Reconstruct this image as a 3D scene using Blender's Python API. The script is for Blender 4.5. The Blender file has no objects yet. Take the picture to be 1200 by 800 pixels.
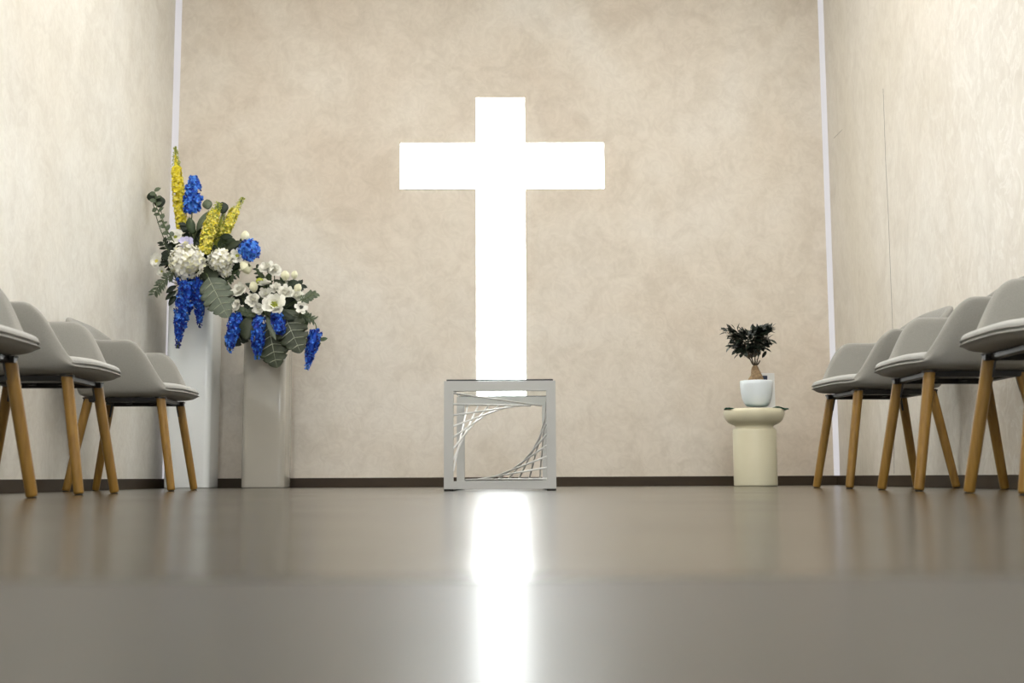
import bpy, math, random
from mathutils import Vector, Matrix

# ------------------------------------------------------------------ camera
F = 1400.0                                   # focal length in pixels of a 1200 x 800 frame
CAM = Vector((0.0, 0.0, 0.0546))
PITCH = math.atan2(158.8, F); YAW = math.atan2(11.0, F); ROLL = 0.0047
fwd = Vector((math.sin(YAW)*math.cos(PITCH), math.cos(YAW)*math.cos(PITCH), math.sin(PITCH)))
rgt = Vector((math.cos(YAW), -math.sin(YAW), 0.0)); upv = rgt.cross(fwd)
r2 = rgt*math.cos(ROLL) - upv*math.sin(ROLL); u2 = upv*math.cos(ROLL) + rgt*math.sin(ROLL)
scene = bpy.context.scene
col = scene.collection
cd = bpy.data.cameras.new('camera'); cam = bpy.data.objects.new('camera', cd); col.objects.link(cam)
cd.sensor_width = 36.0; cd.sensor_fit = 'HORIZONTAL'; cd.lens = 36.0*F/1200.0
cd.clip_start = 0.01; cd.clip_end = 100
m = Matrix.Identity(4)
for i in range(3):
    m[i][0] = r2[i]; m[i][1] = u2[i]; m[i][2] = -fwd[i]; m[i][3] = CAM[i]
cam.matrix_world = m
cd.dof.use_dof = True; cd.dof.focus_distance = 5.6; cd.dof.aperture_fstop = 3.6
scene.camera = cam
# ------------------------------------------------------------------ world, exposure
w = bpy.data.worlds.new('world'); scene.world = w; w.use_nodes = True
w.node_tree.nodes['Background'].inputs[0].default_value = (0.8, 0.85, 0.9, 1)
w.node_tree.nodes['Background'].inputs[1].default_value = 0.3
scene.view_settings.view_transform = 'Standard'; scene.view_settings.look = 'None'
scene.view_settings.gamma = 1.0; scene.view_settings.use_curve_mapping = False
scene.view_settings.exposure = 0.0
CEILING_LAMP = 25.0      # strength of the ceiling panels
CROSS_LAMP = 12.0        # strength of the luminous cross
FILL_GLOW = 4.5      # emission of the frosted panes in the added rear fill window
CORNER_LAMP = 0.5      # strength of the corner light profiles

def at(px, py, Y):
    d = fwd + r2*((px-600.0)/F) + u2*((400.0-py)/F)
    return CAM + d*((Y-CAM.y)/d.y)

# ------------------------------------------------------------------ materials
def mat(name, color, rough=0.5, spec=0.5, metal=0.0, emit=None, strength=0.0, noise=None, bump=None, coat=0.0, sheen=0.0, trans=0.0, sss=0.0):
    """noise=(scale, amount, stretch xyz, second colour) ; bump=(scale, strength, stretch)"""
    M = bpy.data.materials.new(name); M.use_nodes = True
    nt = M.node_tree; b = nt.nodes['Principled BSDF']
    b.inputs['Base Color'].default_value = (*color, 1); b.inputs['Roughness'].default_value = rough
    b.inputs['Specular IOR Level'].default_value = spec; b.inputs['Metallic'].default_value = metal
    b.inputs['Coat Weight'].default_value = coat; b.inputs['Sheen Weight'].default_value = sheen
    b.inputs['Transmission Weight'].default_value = trans
    if sss: b.inputs['Subsurface Weight'].default_value = sss; b.inputs['Subsurface Radius'].default_value = (.02,.02,.015)
    if emit: b.inputs['Emission Color'].default_value = (*emit, 1); b.inputs['Emission Strength'].default_value = strength
    tc = nt.nodes.new('ShaderNodeTexCoord')
    def tex(scale, stretch, detail=6):
        mp = nt.nodes.new('ShaderNodeMapping'); mp.inputs['Scale'].default_value = stretch
        n = nt.nodes.new('ShaderNodeTexNoise'); n.inputs['Scale'].default_value = scale; n.inputs['Detail'].default_value = detail
        nt.links.new(tc.outputs['Object'], mp.inputs[0]); nt.links.new(mp.outputs[0], n.inputs['Vector'])
        return n
    if noise:
        n = tex(noise[0], noise[1]); r = nt.nodes.new('ShaderNodeValToRGB')
        r.color_ramp.elements[0].position = 0.32; r.color_ramp.elements[0].color = (*noise[2], 1)
        r.color_ramp.elements[1].position = 0.68; r.color_ramp.elements[1].color = (*color, 1)
        nt.links.new(n.outputs['Fac'], r.inputs[0]); nt.links.new(r.outputs[0], b.inputs['Base Color'])
    if bump:
        n = tex(bump[0], bump[2]); bp = nt.nodes.new('ShaderNodeBump'); bp.inputs['Strength'].default_value = bump[1]
        bp.inputs['Distance'].default_value = 0.01
        nt.links.new(n.outputs['Fac'], bp.inputs['Height']); nt.links.new(bp.outputs[0], b.inputs['Normal'])
    return M

def plaster(name, cols, stretch, rough, bump_s, swirl=0.0):
    M = bpy.data.materials.new(name); M.use_nodes = True; nt = M.node_tree; N = nt.nodes; L = nt.links
    b = N['Principled BSDF']; b.inputs['Roughness'].default_value = rough; b.inputs['Specular IOR Level'].default_value = 0.4
    tc = N.new('ShaderNodeTexCoord'); mp = N.new('ShaderNodeMapping'); mp.inputs['Scale'].default_value = stretch
    L.new(tc.outputs['Object'], mp.inputs[0])
    def noise(s, d, dist=0.0, rg=.55):
        n = N.new('ShaderNodeTexNoise'); n.inputs['Scale'].default_value = s; n.inputs['Detail'].default_value = d
        n.inputs['Distortion'].default_value = dist; n.inputs['Roughness'].default_value = rg
        L.new(mp.outputs[0], n.inputs['Vector']); return n
    def ramp(n, stops):
        r = N.new('ShaderNodeValToRGB'); e = r.color_ramp.elements
        while len(e) < len(stops): e.new(0.5)
        for k, (p, c) in enumerate(stops): e[k].position = p; e[k].color = (*c, 1)
        L.new(n.outputs['Fac'], r.inputs[0]); return r
    def mix(a, bb, f, mode='MIX'):
        x = N.new('ShaderNodeMix'); x.data_type = 'RGBA'; x.blend_type = mode
        L.new(a, x.inputs[6]); L.new(bb, x.inputs[7])
        if isinstance(f, float): x.inputs[0].default_value = f
        else: L.new(f, x.inputs[0])
        return x.outputs[2]
    big = ramp(noise(0.9, 3, 0.6), [(0.34, cols[0]), (0.50, cols[1]), (0.66, cols[2])])
    n2 = noise(4.5, 9, 1.2, .62)
    mid = ramp(n2, [(0.36, (0.91, 0.90, 0.885)), (0.52, (1, 1, 1)), (0.70, (1.04, 1.04, 1.045))])
    c = mix(big.outputs[0], mid.outputs[0], 0.8, 'MULTIPLY')
    n3 = noise(13.0, 8, 2.6, .6)
    fine = ramp(n3, [(0.40, (0.95, 0.94, 0.93)), (0.60, (1.03, 1.03, 1.03))])
    c = mix(c, fine.outputs[0], 0.75, 'MULTIPLY')
    if swirl:
        n4 = noise(6.0, 5, 3.4, .5)
        sw = ramp(n4, [(0.53, (0, 0, 0)), (0.60, (1, 1, 1)), (0.66, (0.15, 0.15, 0.15))])
        far = N.new('ShaderNodeSeparateXYZ'); L.new(tc.outputs['Object'], far.inputs[0])
        mr = N.new('ShaderNodeMapRange'); mr.inputs['From Min'].default_value = 5.9; mr.inputs['From Max'].default_value = 4.4
        L.new(far.outputs['Y'], mr.inputs[0])
        mu = N.new('ShaderNodeMath'); mu.operation = 'MULTIPLY'; L.new(sw.outputs[0], mu.inputs[0]); L.new(mr.outputs[0], mu.inputs[1])
        mu2 = N.new('ShaderNodeMath'); mu2.operation = 'MULTIPLY'; L.new(mu.outputs[0], mu2.inputs[0]); mu2.inputs[1].default_value = swirl
        lt = N.new('ShaderNodeRGB'); lt.outputs[0].default_value = (0.90, 0.88, 0.83, 1)
        c = mix(c, lt.outputs[0], mu2.outputs[0])
    L.new(c, b.inputs['Base Color'])
    bp = N.new('ShaderNodeBump'); bp.inputs['Strength'].default_value = bump_s; bp.inputs['Distance'].default_value = 0.012
    L.new(n3.outputs['Fac'], bp.inputs['Height']); L.new(bp.outputs[0], b.inputs['Normal'])
    return M

M = {}
M['wall_back'] = plaster('plaster_back', [(.645, .565, .47), (.70, .635, .545), (.745, .695, .62)], (1, 1, 1), .5, .12)
M['wall_side'] = plaster('plaster_side', [(.69, .645, .56), (.74, .70, .63), (.78, .755, .70)], (1, 1, .62), .42, .2, .6)
M['wall_left'] = plaster('plaster_left', [(.73, .695, .62), (.765, .74, .675), (.79, .775, .725)], (1, 1, .85), .42, .10, .15)
M['ceiling'] = mat('ceiling_paint', (.80, .79, .77), .8, .3, bump=(40, .05, (1, 1, 1)))
M['plain'] = mat('rear_paint', (.66, .62, .56), .7, .3, noise=(1.2, (1, 1, 1), (.60, .56, .50)))
M['base'] = mat('baseboard_brown', (.050, .034, .020), .5, .25, noise=(3, (1, 1, 4), (.038, .026, .016)))
def floor_mat(name, color, color2, rough, rough2, coat=0.0, spec=.28):
    Mx = mat(name, color, rough, spec, noise=(1.1, (1, 1, 1), color2), coat=coat)
    nt = Mx.node_tree; b = nt.nodes['Principled BSDF']
    b.inputs['Coat Roughness'].default_value = .24
    tc = nt.nodes.new('ShaderNodeTexCoord'); n = nt.nodes.new('ShaderNodeTexNoise'); n.inputs['Scale'].default_value = 2.2; n.inputs['Detail'].default_value = 3
    mr = nt.nodes.new('ShaderNodeMapRange'); mr.inputs['To Min'].default_value = rough; mr.inputs['To Max'].default_value = rough2
    nt.links.new(tc.outputs['Object'], n.inputs['Vector']); nt.links.new(n.outputs['Fac'], mr.inputs[0]); nt.links.new(mr.outputs[0], b.inputs['Roughness'])
    return Mx
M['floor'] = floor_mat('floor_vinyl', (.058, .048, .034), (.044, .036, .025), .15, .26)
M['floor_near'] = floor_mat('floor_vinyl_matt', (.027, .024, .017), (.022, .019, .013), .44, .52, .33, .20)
M['seam'] = mat('seam_dark', (.05, .042, .034), .6)
M['cross_face'] = mat('luminous_acrylic', (.9, .9, .9), .4, emit=(.95, 1.0, 1.0), strength=CROSS_LAMP)
M['cross_body'] = mat('white_aluminium', (.85, .85, .84), .4)
M['profile'] = mat('corner_profile', (.25, .25, .25), .5, emit=(.98, .95, 1.0), strength=CORNER_LAMP)
M['lamp'] = mat('lamp_diffuser', (.9, .9, .9), .5, emit=(1.0, .975, .93), strength=CEILING_LAMP)
M['fill_pane'] = mat('frosted_fill_glow', (.8, .8, .8), .5, emit=(.86, .94, 1.0), strength=FILL_GLOW)  # glowing panes of the added window, emission in place of daylight
M['lamp_rim'] = mat('lamp_rim', (.8, .8, .8), .4)
M['fabric'] = mat('grey_wool', (.32, .312, .286), .9, .15, noise=(420, (1, 1, 1), (.265, .258, .234)), bump=(600, .25, (1, 1, 1)), sheen=.25)
M['seatfab'] = mat('pale_wool', (.44, .44, .42), .9, .15, noise=(420, (1, 1, 1), (.39, .385, .365)), bump=(600, .25, (1, 1, 1)), sheen=.25)
M['wood'] = mat('oak', (.30, .165, .030), .42, .4, noise=(14, (6, 6, .7), (.22, .115, .020)), bump=(30, .06, (6, 6, .5)))
M['black'] = mat('black_steel', (.012, .012, .013), .4, .5, noise=(30, (1, 1, 1), (.018, .017, .017)))
M['rubber'] = mat('rubber', (.02, .018, .016), .8)
M['silver'] = mat('silver_paint', (.47, .47, .455), .38, .5, noise=(8, (1, 1, 1), (.44, .44, .425)))
M['string'] = mat('white_rod', (.80, .80, .79), .4, noise=(20, (1, 1, 1), (.76, .76, .75)))
M['vase_white'] = mat('white_glaze', (.88, .91, .92), .16, .5, noise=(2, (1, 1, 1), (.85, .885, .895)), coat=.3)
M['vase_grey'] = mat('greige_glaze', (.45, .425, .37), .14, .5, noise=(2, (1, 1, 1), (.42, .395, .34)), coat=.3)
M['vase_in'] = mat('vase_inside', (.25, .24, .22), .8)
M['cream'] = mat('cream_ceramic', (.74, .70, .52), .35, .5, noise=(3, (1, 1, 1), (.71, .66, .48)))
M['pot'] = mat('pale_blue_pot', (.74, .80, .84), .3, .5, noise=(5, (1, 1, 1), (.71, .77, .81)))
M['soil'] = mat('soil', (.05, .035, .022), .9, noise=(90, (1, 1, 1), (.02, .014, .01)))
M['cloth'] = mat('green_cloth', (.006, .06, .035), .75, .3, noise=(60, (1, 1, 1), (.004, .042, .026)))
M['card'] = mat('white_card', (.80, .80, .78), .6, noise=(9, (1, 1, 1), (.77, .77, .75)))
M['ink'] = mat('navy_print', (.012, .02, .05), .6)
M['bark'] = mat('ficus_bark', (.36, .25, .14), .75, .3, noise=(45, (1, 1, 2.5), (.17, .11, .06)), bump=(60, .5, (1, 1, 2)))
M['ficus'] = mat('ficus_leaf', (.014, .022, .012), .35, .5, noise=(60, (1, 1, 1), (.008, .013, .008)))
M['twig'] = mat('twig', (.10, .075, .045), .8, noise=(40, (1, 1, 1), (.06, .045, .03)))
def leafm(n, a, b_, r=.5): return mat(n, a, r, .35, noise=(35, (1, 1, 1), b_))
M['green'] = leafm('leaf_green', (.055, .085, .035), (.035, .055, .025))
M['dark'] = leafm('leaf_dark', (.020, .032, .016), (.012, .020, .011))
M['sage'] = leafm('leaf_sage', (.12, .15, .09), (.085, .11, .07))
M['mon'] = leafm('monstera_sage', (.115, .14, .10), (.085, .105, .075))
M['mond'] = leafm('monstera_dark', (.050, .062, .034), (.030, .038, .022))
M['vein'] = leafm('leaf_vein', (.42, .44, .34), (.34, .36, .27))
M['stem'] = leafm('stem_green', (.09, .12, .04), (.06, .09, .03))
M['blue'] = leafm('petal_blue', (.014, .09, .58), (.008, .06, .44), .6)
M['blue2'] = leafm('petal_azure', (.09, .29, .82), (.04, .19, .70), .6)
M['blue3'] = leafm('petal_navy', (.012, .025, .26), (.008, .016, .18), .6)
M['yellow'] = leafm('petal_yellow', (.86, .74, .05), (.80, .66, .04), .6)
M['yellow2'] = leafm('petal_pale_yellow', (.88, .80, .22), (.80, .72, .16), .6)
M['lime'] = leafm('bud_lime', (.42, .46, .05), (.30, .34, .05), .6)
M['white'] = leafm('petal_white', (.88, .87, .80), (.82, .81, .72), .6)
M['cream_p'] = leafm('petal_cream', (.80, .78, .58), (.72, .70, .48), .6)
M['lilac'] = leafm('petal_lilac', (.62, .60, .82), (.56, .54, .76), .6)

# ------------------------------------------------------------------ mesh helpers
class MB:
    def __init__(s): s.v = []; s.f = []; s.mi = []; s.cur = 0
    def face(s, *idx): s.f.append(idx); s.mi.append(s.cur)
    def add(s, vs):
        n = len(s.v); s.v += [tuple(v) for v in vs]; return n
    def grid(s, rows, closed_u=False, closed_v=False, flip=False):
        nu = len(rows[0]); nv = len(rows); n = s.add([p for r in rows for p in r])
        for j in range(nv if closed_v else nv-1):
            for i in range(nu if closed_u else nu-1):
                a = n+j*nu+i; b = n+j*nu+(i+1) % nu; c = n+((j+1) % nv)*nu+(i+1) % nu; d = n+((j+1) % nv)*nu+i
                s.face(*((a, d, c, b) if flip else (a, b, c, d)))
        return n
    def box(s, x0, x1, y0, y1, z0, z1):
        n = s.add([(x0, y0, z0), (x1, y0, z0), (x1, y1, z0), (x0, y1, z0), (x0, y0, z1), (x1, y0, z1), (x1, y1, z1), (x0, y1, z1)])
        for f in ((0, 3, 2, 1), (4, 5, 6, 7), (0, 1, 5, 4), (1, 2, 6, 5), (2, 3, 7, 6), (3, 0, 4, 7)): s.face(*[n+i for i in f])
    def tube(s, pts, radii, seg=8, cap=True):
        pts = [Vector(p) for p in pts]
        if not isinstance(radii, (list, tuple)): radii = [radii]*len(pts)
        rows = []; ref = None
        for i, p in enumerate(pts):
            t = (pts[min(i+1, len(pts)-1)]-pts[max(i-1, 0)]).normalized()
            if ref is None: ref = Vector((1, 0, 0)) if abs(t.x) < .9 else Vector((0, 1, 0))
            a = (ref - t*ref.dot(t)).normalized(); ref = a; b = t.cross(a)
            rows.append([p+(a*math.cos(k*2*math.pi/seg)+b*math.sin(k*2*math.pi/seg))*radii[i] for k in range(seg)])
        n = s.grid(rows, closed_u=True)
        if cap:
            s.face(*[n+k for k in reversed(range(seg))]); s.face(*[n+(len(pts)-1)*seg+k for k in range(seg)])
    def lathe(s, prof, c=(0, 0, 0), seg=40):
        rows = [[(c[0]+r*math.cos(k*2*math.pi/seg), c[1]+r*math.sin(k*2*math.pi/seg), c[2]+z) for k in range(seg)] for r, z in prof]
        n = s.grid(rows, closed_u=True)
        s.face(*[n+k for k in reversed(range(seg))]); s.face(*[n+(len(prof)-1)*seg+k for k in range(seg)])
    def prism(s, outline, y0, y1):
        k = len(outline); n = s.add([(x, y0, z) for x, z in outline]+[(x, y1, z) for x, z in outline])
        s.face(*[n+i for i in range(k)]); s.face(*[n+k+i for i in reversed(range(k))])
        for i in range(k): s.face(n+i, n+k+i, n+k+(i+1) % k, n+(i+1) % k)
    def build(s, name, mats, parent=None, smooth=False, bevel=0, seg=2, subsurf=0):
        me = bpy.data.meshes.new(name); me.from_pydata(s.v, [], s.f); me.update()
        if isinstance(mats, str): mats = [mats]
        for q in mats: me.materials.append(M[q])
        if len(mats) > 1: me.polygons.foreach_set('material_index', s.mi)
        if smooth: me.polygons.foreach_set('use_smooth', [True]*len(me.polygons))
        o = bpy.data.objects.new(name, me); col.objects.link(o)
        if parent: o.parent = parent
        if bevel:
            b = o.modifiers.new('bevel', 'BEVEL'); b.width = bevel; b.segments = seg; b.limit_method = 'ANGLE'; b.angle_limit = .7
        if subsurf:
            q = o.modifiers.new('subsurf', 'SUBSURF'); q.levels = subsurf; q.render_levels = subsurf
        return o
def tag(o, label, cat, group=None):
    o['label'] = label; o['category'] = cat
    if group: o['group'] = group
    return o
def thing(name, loc, label, cat, group=None, rz=0.0):
    o = bpy.data.objects.new(name, None); col.objects.link(o); o.location = loc; o.rotation_euler = (0, 0, rz)
    o.empty_display_size = .1
    return tag(o, label, cat, group)
def struct(o): o['kind'] = 'structure'; return o
def bx(name, m, *a, parent=None, bevel=0):
    b = MB(); b.box(*a); return b.build(name, m, parent, bevel=bevel)

# ------------------------------------------------------------------ the room
XL, XR, YB, YR, H = -2.00, 1.985, 7.10, -3.0, 3.5
BH = 0.0545
SEAM = 0.665
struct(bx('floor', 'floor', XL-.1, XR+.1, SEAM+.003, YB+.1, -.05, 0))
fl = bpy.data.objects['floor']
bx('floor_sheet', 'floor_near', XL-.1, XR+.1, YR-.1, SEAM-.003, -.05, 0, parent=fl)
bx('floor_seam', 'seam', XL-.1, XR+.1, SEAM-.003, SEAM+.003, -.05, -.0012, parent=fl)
struct(bx('wall_back', 'wall_back', XL-.1, XR+.1, YB, YB+.1, 0, H))
struct(bx('wall_left', 'wall_left', XL-.1, XL, YR, YB, 0, H))
wr = struct(bx('wall_right', 'wall_side', XR, XR+.1, YR, YB, 0, H))
WX0, WX1, WZ0, WZ1 = -1.55, 1.55, .95, 2.95
b = MB(); b.box(XL-.1, XR+.1, YR-.1, YR, 0, WZ0); b.box(XL-.1, XR+.1, YR-.1, YR, WZ1, H); b.box(XL-.1, WX0, YR-.1, YR, WZ0, WZ1); b.box(WX1, XR+.1, YR-.1, YR, WZ0, WZ1)
struct(b.build('wall_rear', 'plain'))
b = MB(); k = (WX1-WX0)/3
for q in range(4): b.box(WX0+q*k-(.03 if q else 0), WX0+q*k+(.03 if q < 3 else 0), YR-.09, YR+.01, WZ0, WZ1)
for q in range(3): b.box(WX0+q*k+.03, WX0+(q+1)*k-.03, YR-.09, YR+.01, WZ0, WZ0+.05); b.box(WX0+q*k+.03, WX0+(q+1)*k-.03, YR-.09, YR+.01, WZ1-.05, WZ1)
wn = struct(b.build('fill_window_1', 'lamp_rim'))  # window added behind the camera to give frontal fill light
for q in range(3): bx('fill_pane', 'fill_pane', WX0+q*k+.03, WX0+(q+1)*k-.03, YR-.06, YR-.05, WZ0+.05, WZ1-.05, parent=wn)
ce = struct(bx('ceiling', 'ceiling', XL-.1, XR+.1, YR-.1, YB+.1, H, H+.1))
struct(bx('baseboard_back', 'base', XL, XR, YB-.012, YB, 0, BH, bevel=.002))
struct(bx('baseboard_left', 'base', XL, XL+.012, YR, YB-.012, 0, BH, bevel=.002))
struct(bx('baseboard_right', 'base', XR-.012, XR, YR, YB-.012, 0, BH, bevel=.002))
struct(bx('baseboard_rear', 'base', XL, XR, YR, YR+.012, 0, BH, bevel=.002))
# luminous corner profiles: a slim 45 degree light strip in each far corner
def corner(name, x, s, wd):
    b = MB(); n = b.add([(x, YB, BH), (x+s*wd, YB, BH), (x, YB-wd, BH), (x, YB, H), (x+s*wd, YB, H), (x, YB-wd, H)])
    b.face(n+1, n+2, n+5, n+4); b.face(n, n+1, n+4, n+3); b.face(n, n+3, n+5, n+2); b.face(n, n+2, n+1); b.face(n+3, n+4, n+5)
    struct(b.build(name, 'profile'))
corner('trim_1', XL, 1, .032); corner('trim_2', XR, -1, .027)
# the hairline joint and a short scratch in the right wall
def wallpt(px, py):
    d = fwd + r2*((px-600.0)/F) + u2*((400.0-py)/F); return CAM + d*((XR-CAM.x)/d.x)
b = MB(); b.tube([wallpt(x, y)+Vector((0, 0, 0)) for x, y in ((1035, 104), (1038, 190), (1041, 250), (1044, 330), (1046, 380), (1048, 555))], .0011, 5)
b.build('joint', 'seam', wr)
b = MB(); b.tube([wallpt(977, 162), wallpt(987, 152)], .001, 5); b.build('scratch', 'seam', wr)

# ceiling lamps: recessed square panels in two rows
def ceiling_lamp(x, y, label):
    t = thing('ceiling_light', (x, y, H), label, 'ceiling light', 'square ceiling lights')
    r = .30
    b = MB()
    for a in ((-r-.02, r+.02, -r-.02, -r), (-r-.02, r+.02, r, r+.02), (-r-.02, -r, -r, r), (r, r+.02, -r, r)): b.box(*a, -.02, 0)
    b.build('frame', 'lamp_rim', t)
    bx('diffuser', 'lamp', -r, r, -r, r, -.014, 0, parent=t)
for y, wy in ((5.0, 'nearest the cross'), (3.0, 'second from the cross'), (1.0, 'third from the cross'), (-1.0, 'farthest from the cross')):
    for x, wx in ((-1.15, 'left'), (1.15, 'right')):
        ceiling_lamp(x, y, f'square white ceiling light panel in the {wx} row, {wy}')

# ------------------------------------------------------------------ the luminous cross
def cross_outline(g=0.0):
    Yc = YB-.02
    xl, xr = at(558.3, 300, Yc).x, at(615.7, 300, Yc).x
    al, ar = at(469, 194, Yc).x, at(708, 194, Yc).x
    zt, zb = at(587, 114, Yc).z, at(587, 467, Yc).z
    a1, a0 = at(587, 167, Yc).z, at(587, 220.5, Yc).z
    return [(xl+g, zb+g), (xr-g, zb+g), (xr-g, a0+g), (ar-g, a0+g), (ar-g, a1-g), (xr-g, a1-g), (xr-g, zt-g), (xl+g, zt-g), (xl+g, a1-g), (al+g, a1-g), (al+g, a0+g), (xl+g, a0+g)]
t = thing('cross', (0, YB, 0), 'large glowing white cross on the back wall', 'cross')
def shift(o, base):
    o.location = -Vector(base); return o
b = MB(); b.prism(cross_outline(), YB-.008, YB-.0005); shift(b.build('body', 'cross_body', t), (0, YB, 0))
b = MB(); b.prism(cross_outline(), YB-.0085, YB-.008); shift(b.build('light_panel', 'cross_face', t), (0, YB, 0))

# ------------------------------------------------------------------ string-art altar table
TY, TD, TW, TH, BW = 4.80, 1.00, .449, .440, .037
tb = thing('altar_table', (-.0127, TY, 0), 'silver square-framed altar table strung with white rods below the cross', 'table', rz=math.radians(-.85))
hw = TW/2; z0 = .008
for y in (0, TD-BW):
    nm = 'frame'
    b = MB()
    b.box(-hw, -hw+BW, y, y+BW, z0, TH); b.box(hw-BW, hw, y, y+BW, z0, TH)
    b.box(-hw+BW, hw-BW, y, y+BW, TH-BW-.003, TH); b.box(-hw+BW, hw-BW, y, y+BW, z0, z0+.031)
    fr = b.build(nm, 'silver', tb)
    for sx in (-1, 1):
        b = MB(); b.lathe([(.017, 0), (.019, .002), (.019, .008)], (sx*(hw-.0185), y+BW/2, 0), 16); b.build('foot', 'rubber', fr)
for sx in (-1, 1):
    b = MB(); x0 = -hw if sx < 0 else hw-BW; b.box(x0, x0+BW, BW, TD-BW, z0, z0+.028); b.build('side_rail', 'silver', tb)
# glass sheet on the two frames with a dark edge band
gm = bpy.data.materials.new('clear_glass'); gm.use_nodes = True; nt = gm.node_tree; nt.nodes.remove(nt.nodes['Principled BSDF'])
tr = nt.nodes.new('ShaderNodeBsdfTransparent'); tr.inputs[0].default_value = (.97, .985, .98, 1)
gl = nt.nodes.new('ShaderNodeBsdfGlossy'); gl.inputs['Roughness'].default_value = .03
mx = nt.nodes.new('ShaderNodeMixShader'); mx.inputs[0].default_value = .05
nt.links.new(tr.outputs[0], mx.inputs[1]); nt.links.new(gl.outputs[0], mx.inputs[2])
nt.links.new(mx.outputs[0], nt.nodes['Material Output'].inputs[0]); M['glass'] = gm
g = bx('glass_top', 'glass', -hw+.012, hw-.012, .004, TD-.004, TH+.0005, TH+.006, parent=tb)
b = MB()
b.box(-hw+.010, hw-.010, .002, .004, TH+.0005, TH+.0062); b.box(-hw+.010, hw-.010, TD-.004, TD-.002, TH+.0005, TH+.0062)
b.box(-hw+.010, -hw+.012, .004, TD-.004, TH+.0005, TH+.0062); b.box(hw-.012, hw-.010, .004, TD-.004, TH+.0005, TH+.0062)
b.build('edge_band', 'black', g)
# ruled surfaces: front-left post to rear top beam, front-right post to rear bottom beam
NS = 8; zi0 = z0+.031; zi1 = TH-BW-.003; xi = hw-BW
for k in range(NS):
    q = k/(NS-1)
    za = zi1-.008-q*(zi1-zi0)*.86; xb = xi-.006-q*(2*xi-.02)
    b = MB(); b.tube([(-xi, BW/2, za), (xb, TD-BW/2-.012, zi1-.004)], .0041, 7); b.build('rod', 'string', tb, True)
    za = zi0+.008+q*(zi1-zi0)*.86; xb = -xi+.006+q*(2*xi-.02)
    b = MB(); b.tube([(xi, BW/2, za), (xb, TD-BW/2-.012, zi0+.004)], .0041, 7); b.build('rod', 'string', tb, True)

# ------------------------------------------------------------------ chairs
def smooth01(x): x = max(0, min(1, x)); return x*x*(3-2*x)
def u_path(W, xb, R, xf, Rf, n_f=6, n_cf=8, n_arm=14, n_c=8, n_b=8):
    """closed plan curve of the tub, from the middle of the front lip round the back and on to the middle again"""
    L = []
    bow = .018
    for i in range(n_f):
        y = -(W-Rf)*i/n_f; L.append((xf-bow*(y/W)**2, y, 1, 0))
    xs = xf-bow*((W-Rf)/W)**2
    for i in range(n_cf):
        a = math.pi/2*i/n_cf; L.append((xs-Rf+Rf*math.cos(a), -W+Rf-Rf*math.sin(a), math.cos(a), -math.sin(a)))
    for i in range(n_arm): L.append((xs-Rf+(xb+R-xs+Rf)*i/n_arm, -W, 0, -1))
    for i in range(n_c):
        a = math.pi/2*i/n_c; L.append((xb+R-R*math.sin(a), -W+R-R*math.cos(a), -math.sin(a), -math.cos(a)))
    for i in range(n_b//2+1): L.append((xb, (-W+R)*(1-i/(n_b//2)), -1, 0))
    return L + [(x, -y, nx, -ny) for x, y, nx, ny in reversed(L[1:-1])]
def smin(a, b, k):
    h = max(k-abs(a-b), 0)/k; return min(a, b)-h*h*k*.25
def rim(x):
    """height of the tub rim above the floor: low front lip, sloping arm fronts, level arms, higher back"""
    z = smin(.657, .657-1.62*(x-.080), .075)
    z = -smin(-z, -.450, .030)
    return z + .130*smooth01((-.085-x)/.165)
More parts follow.
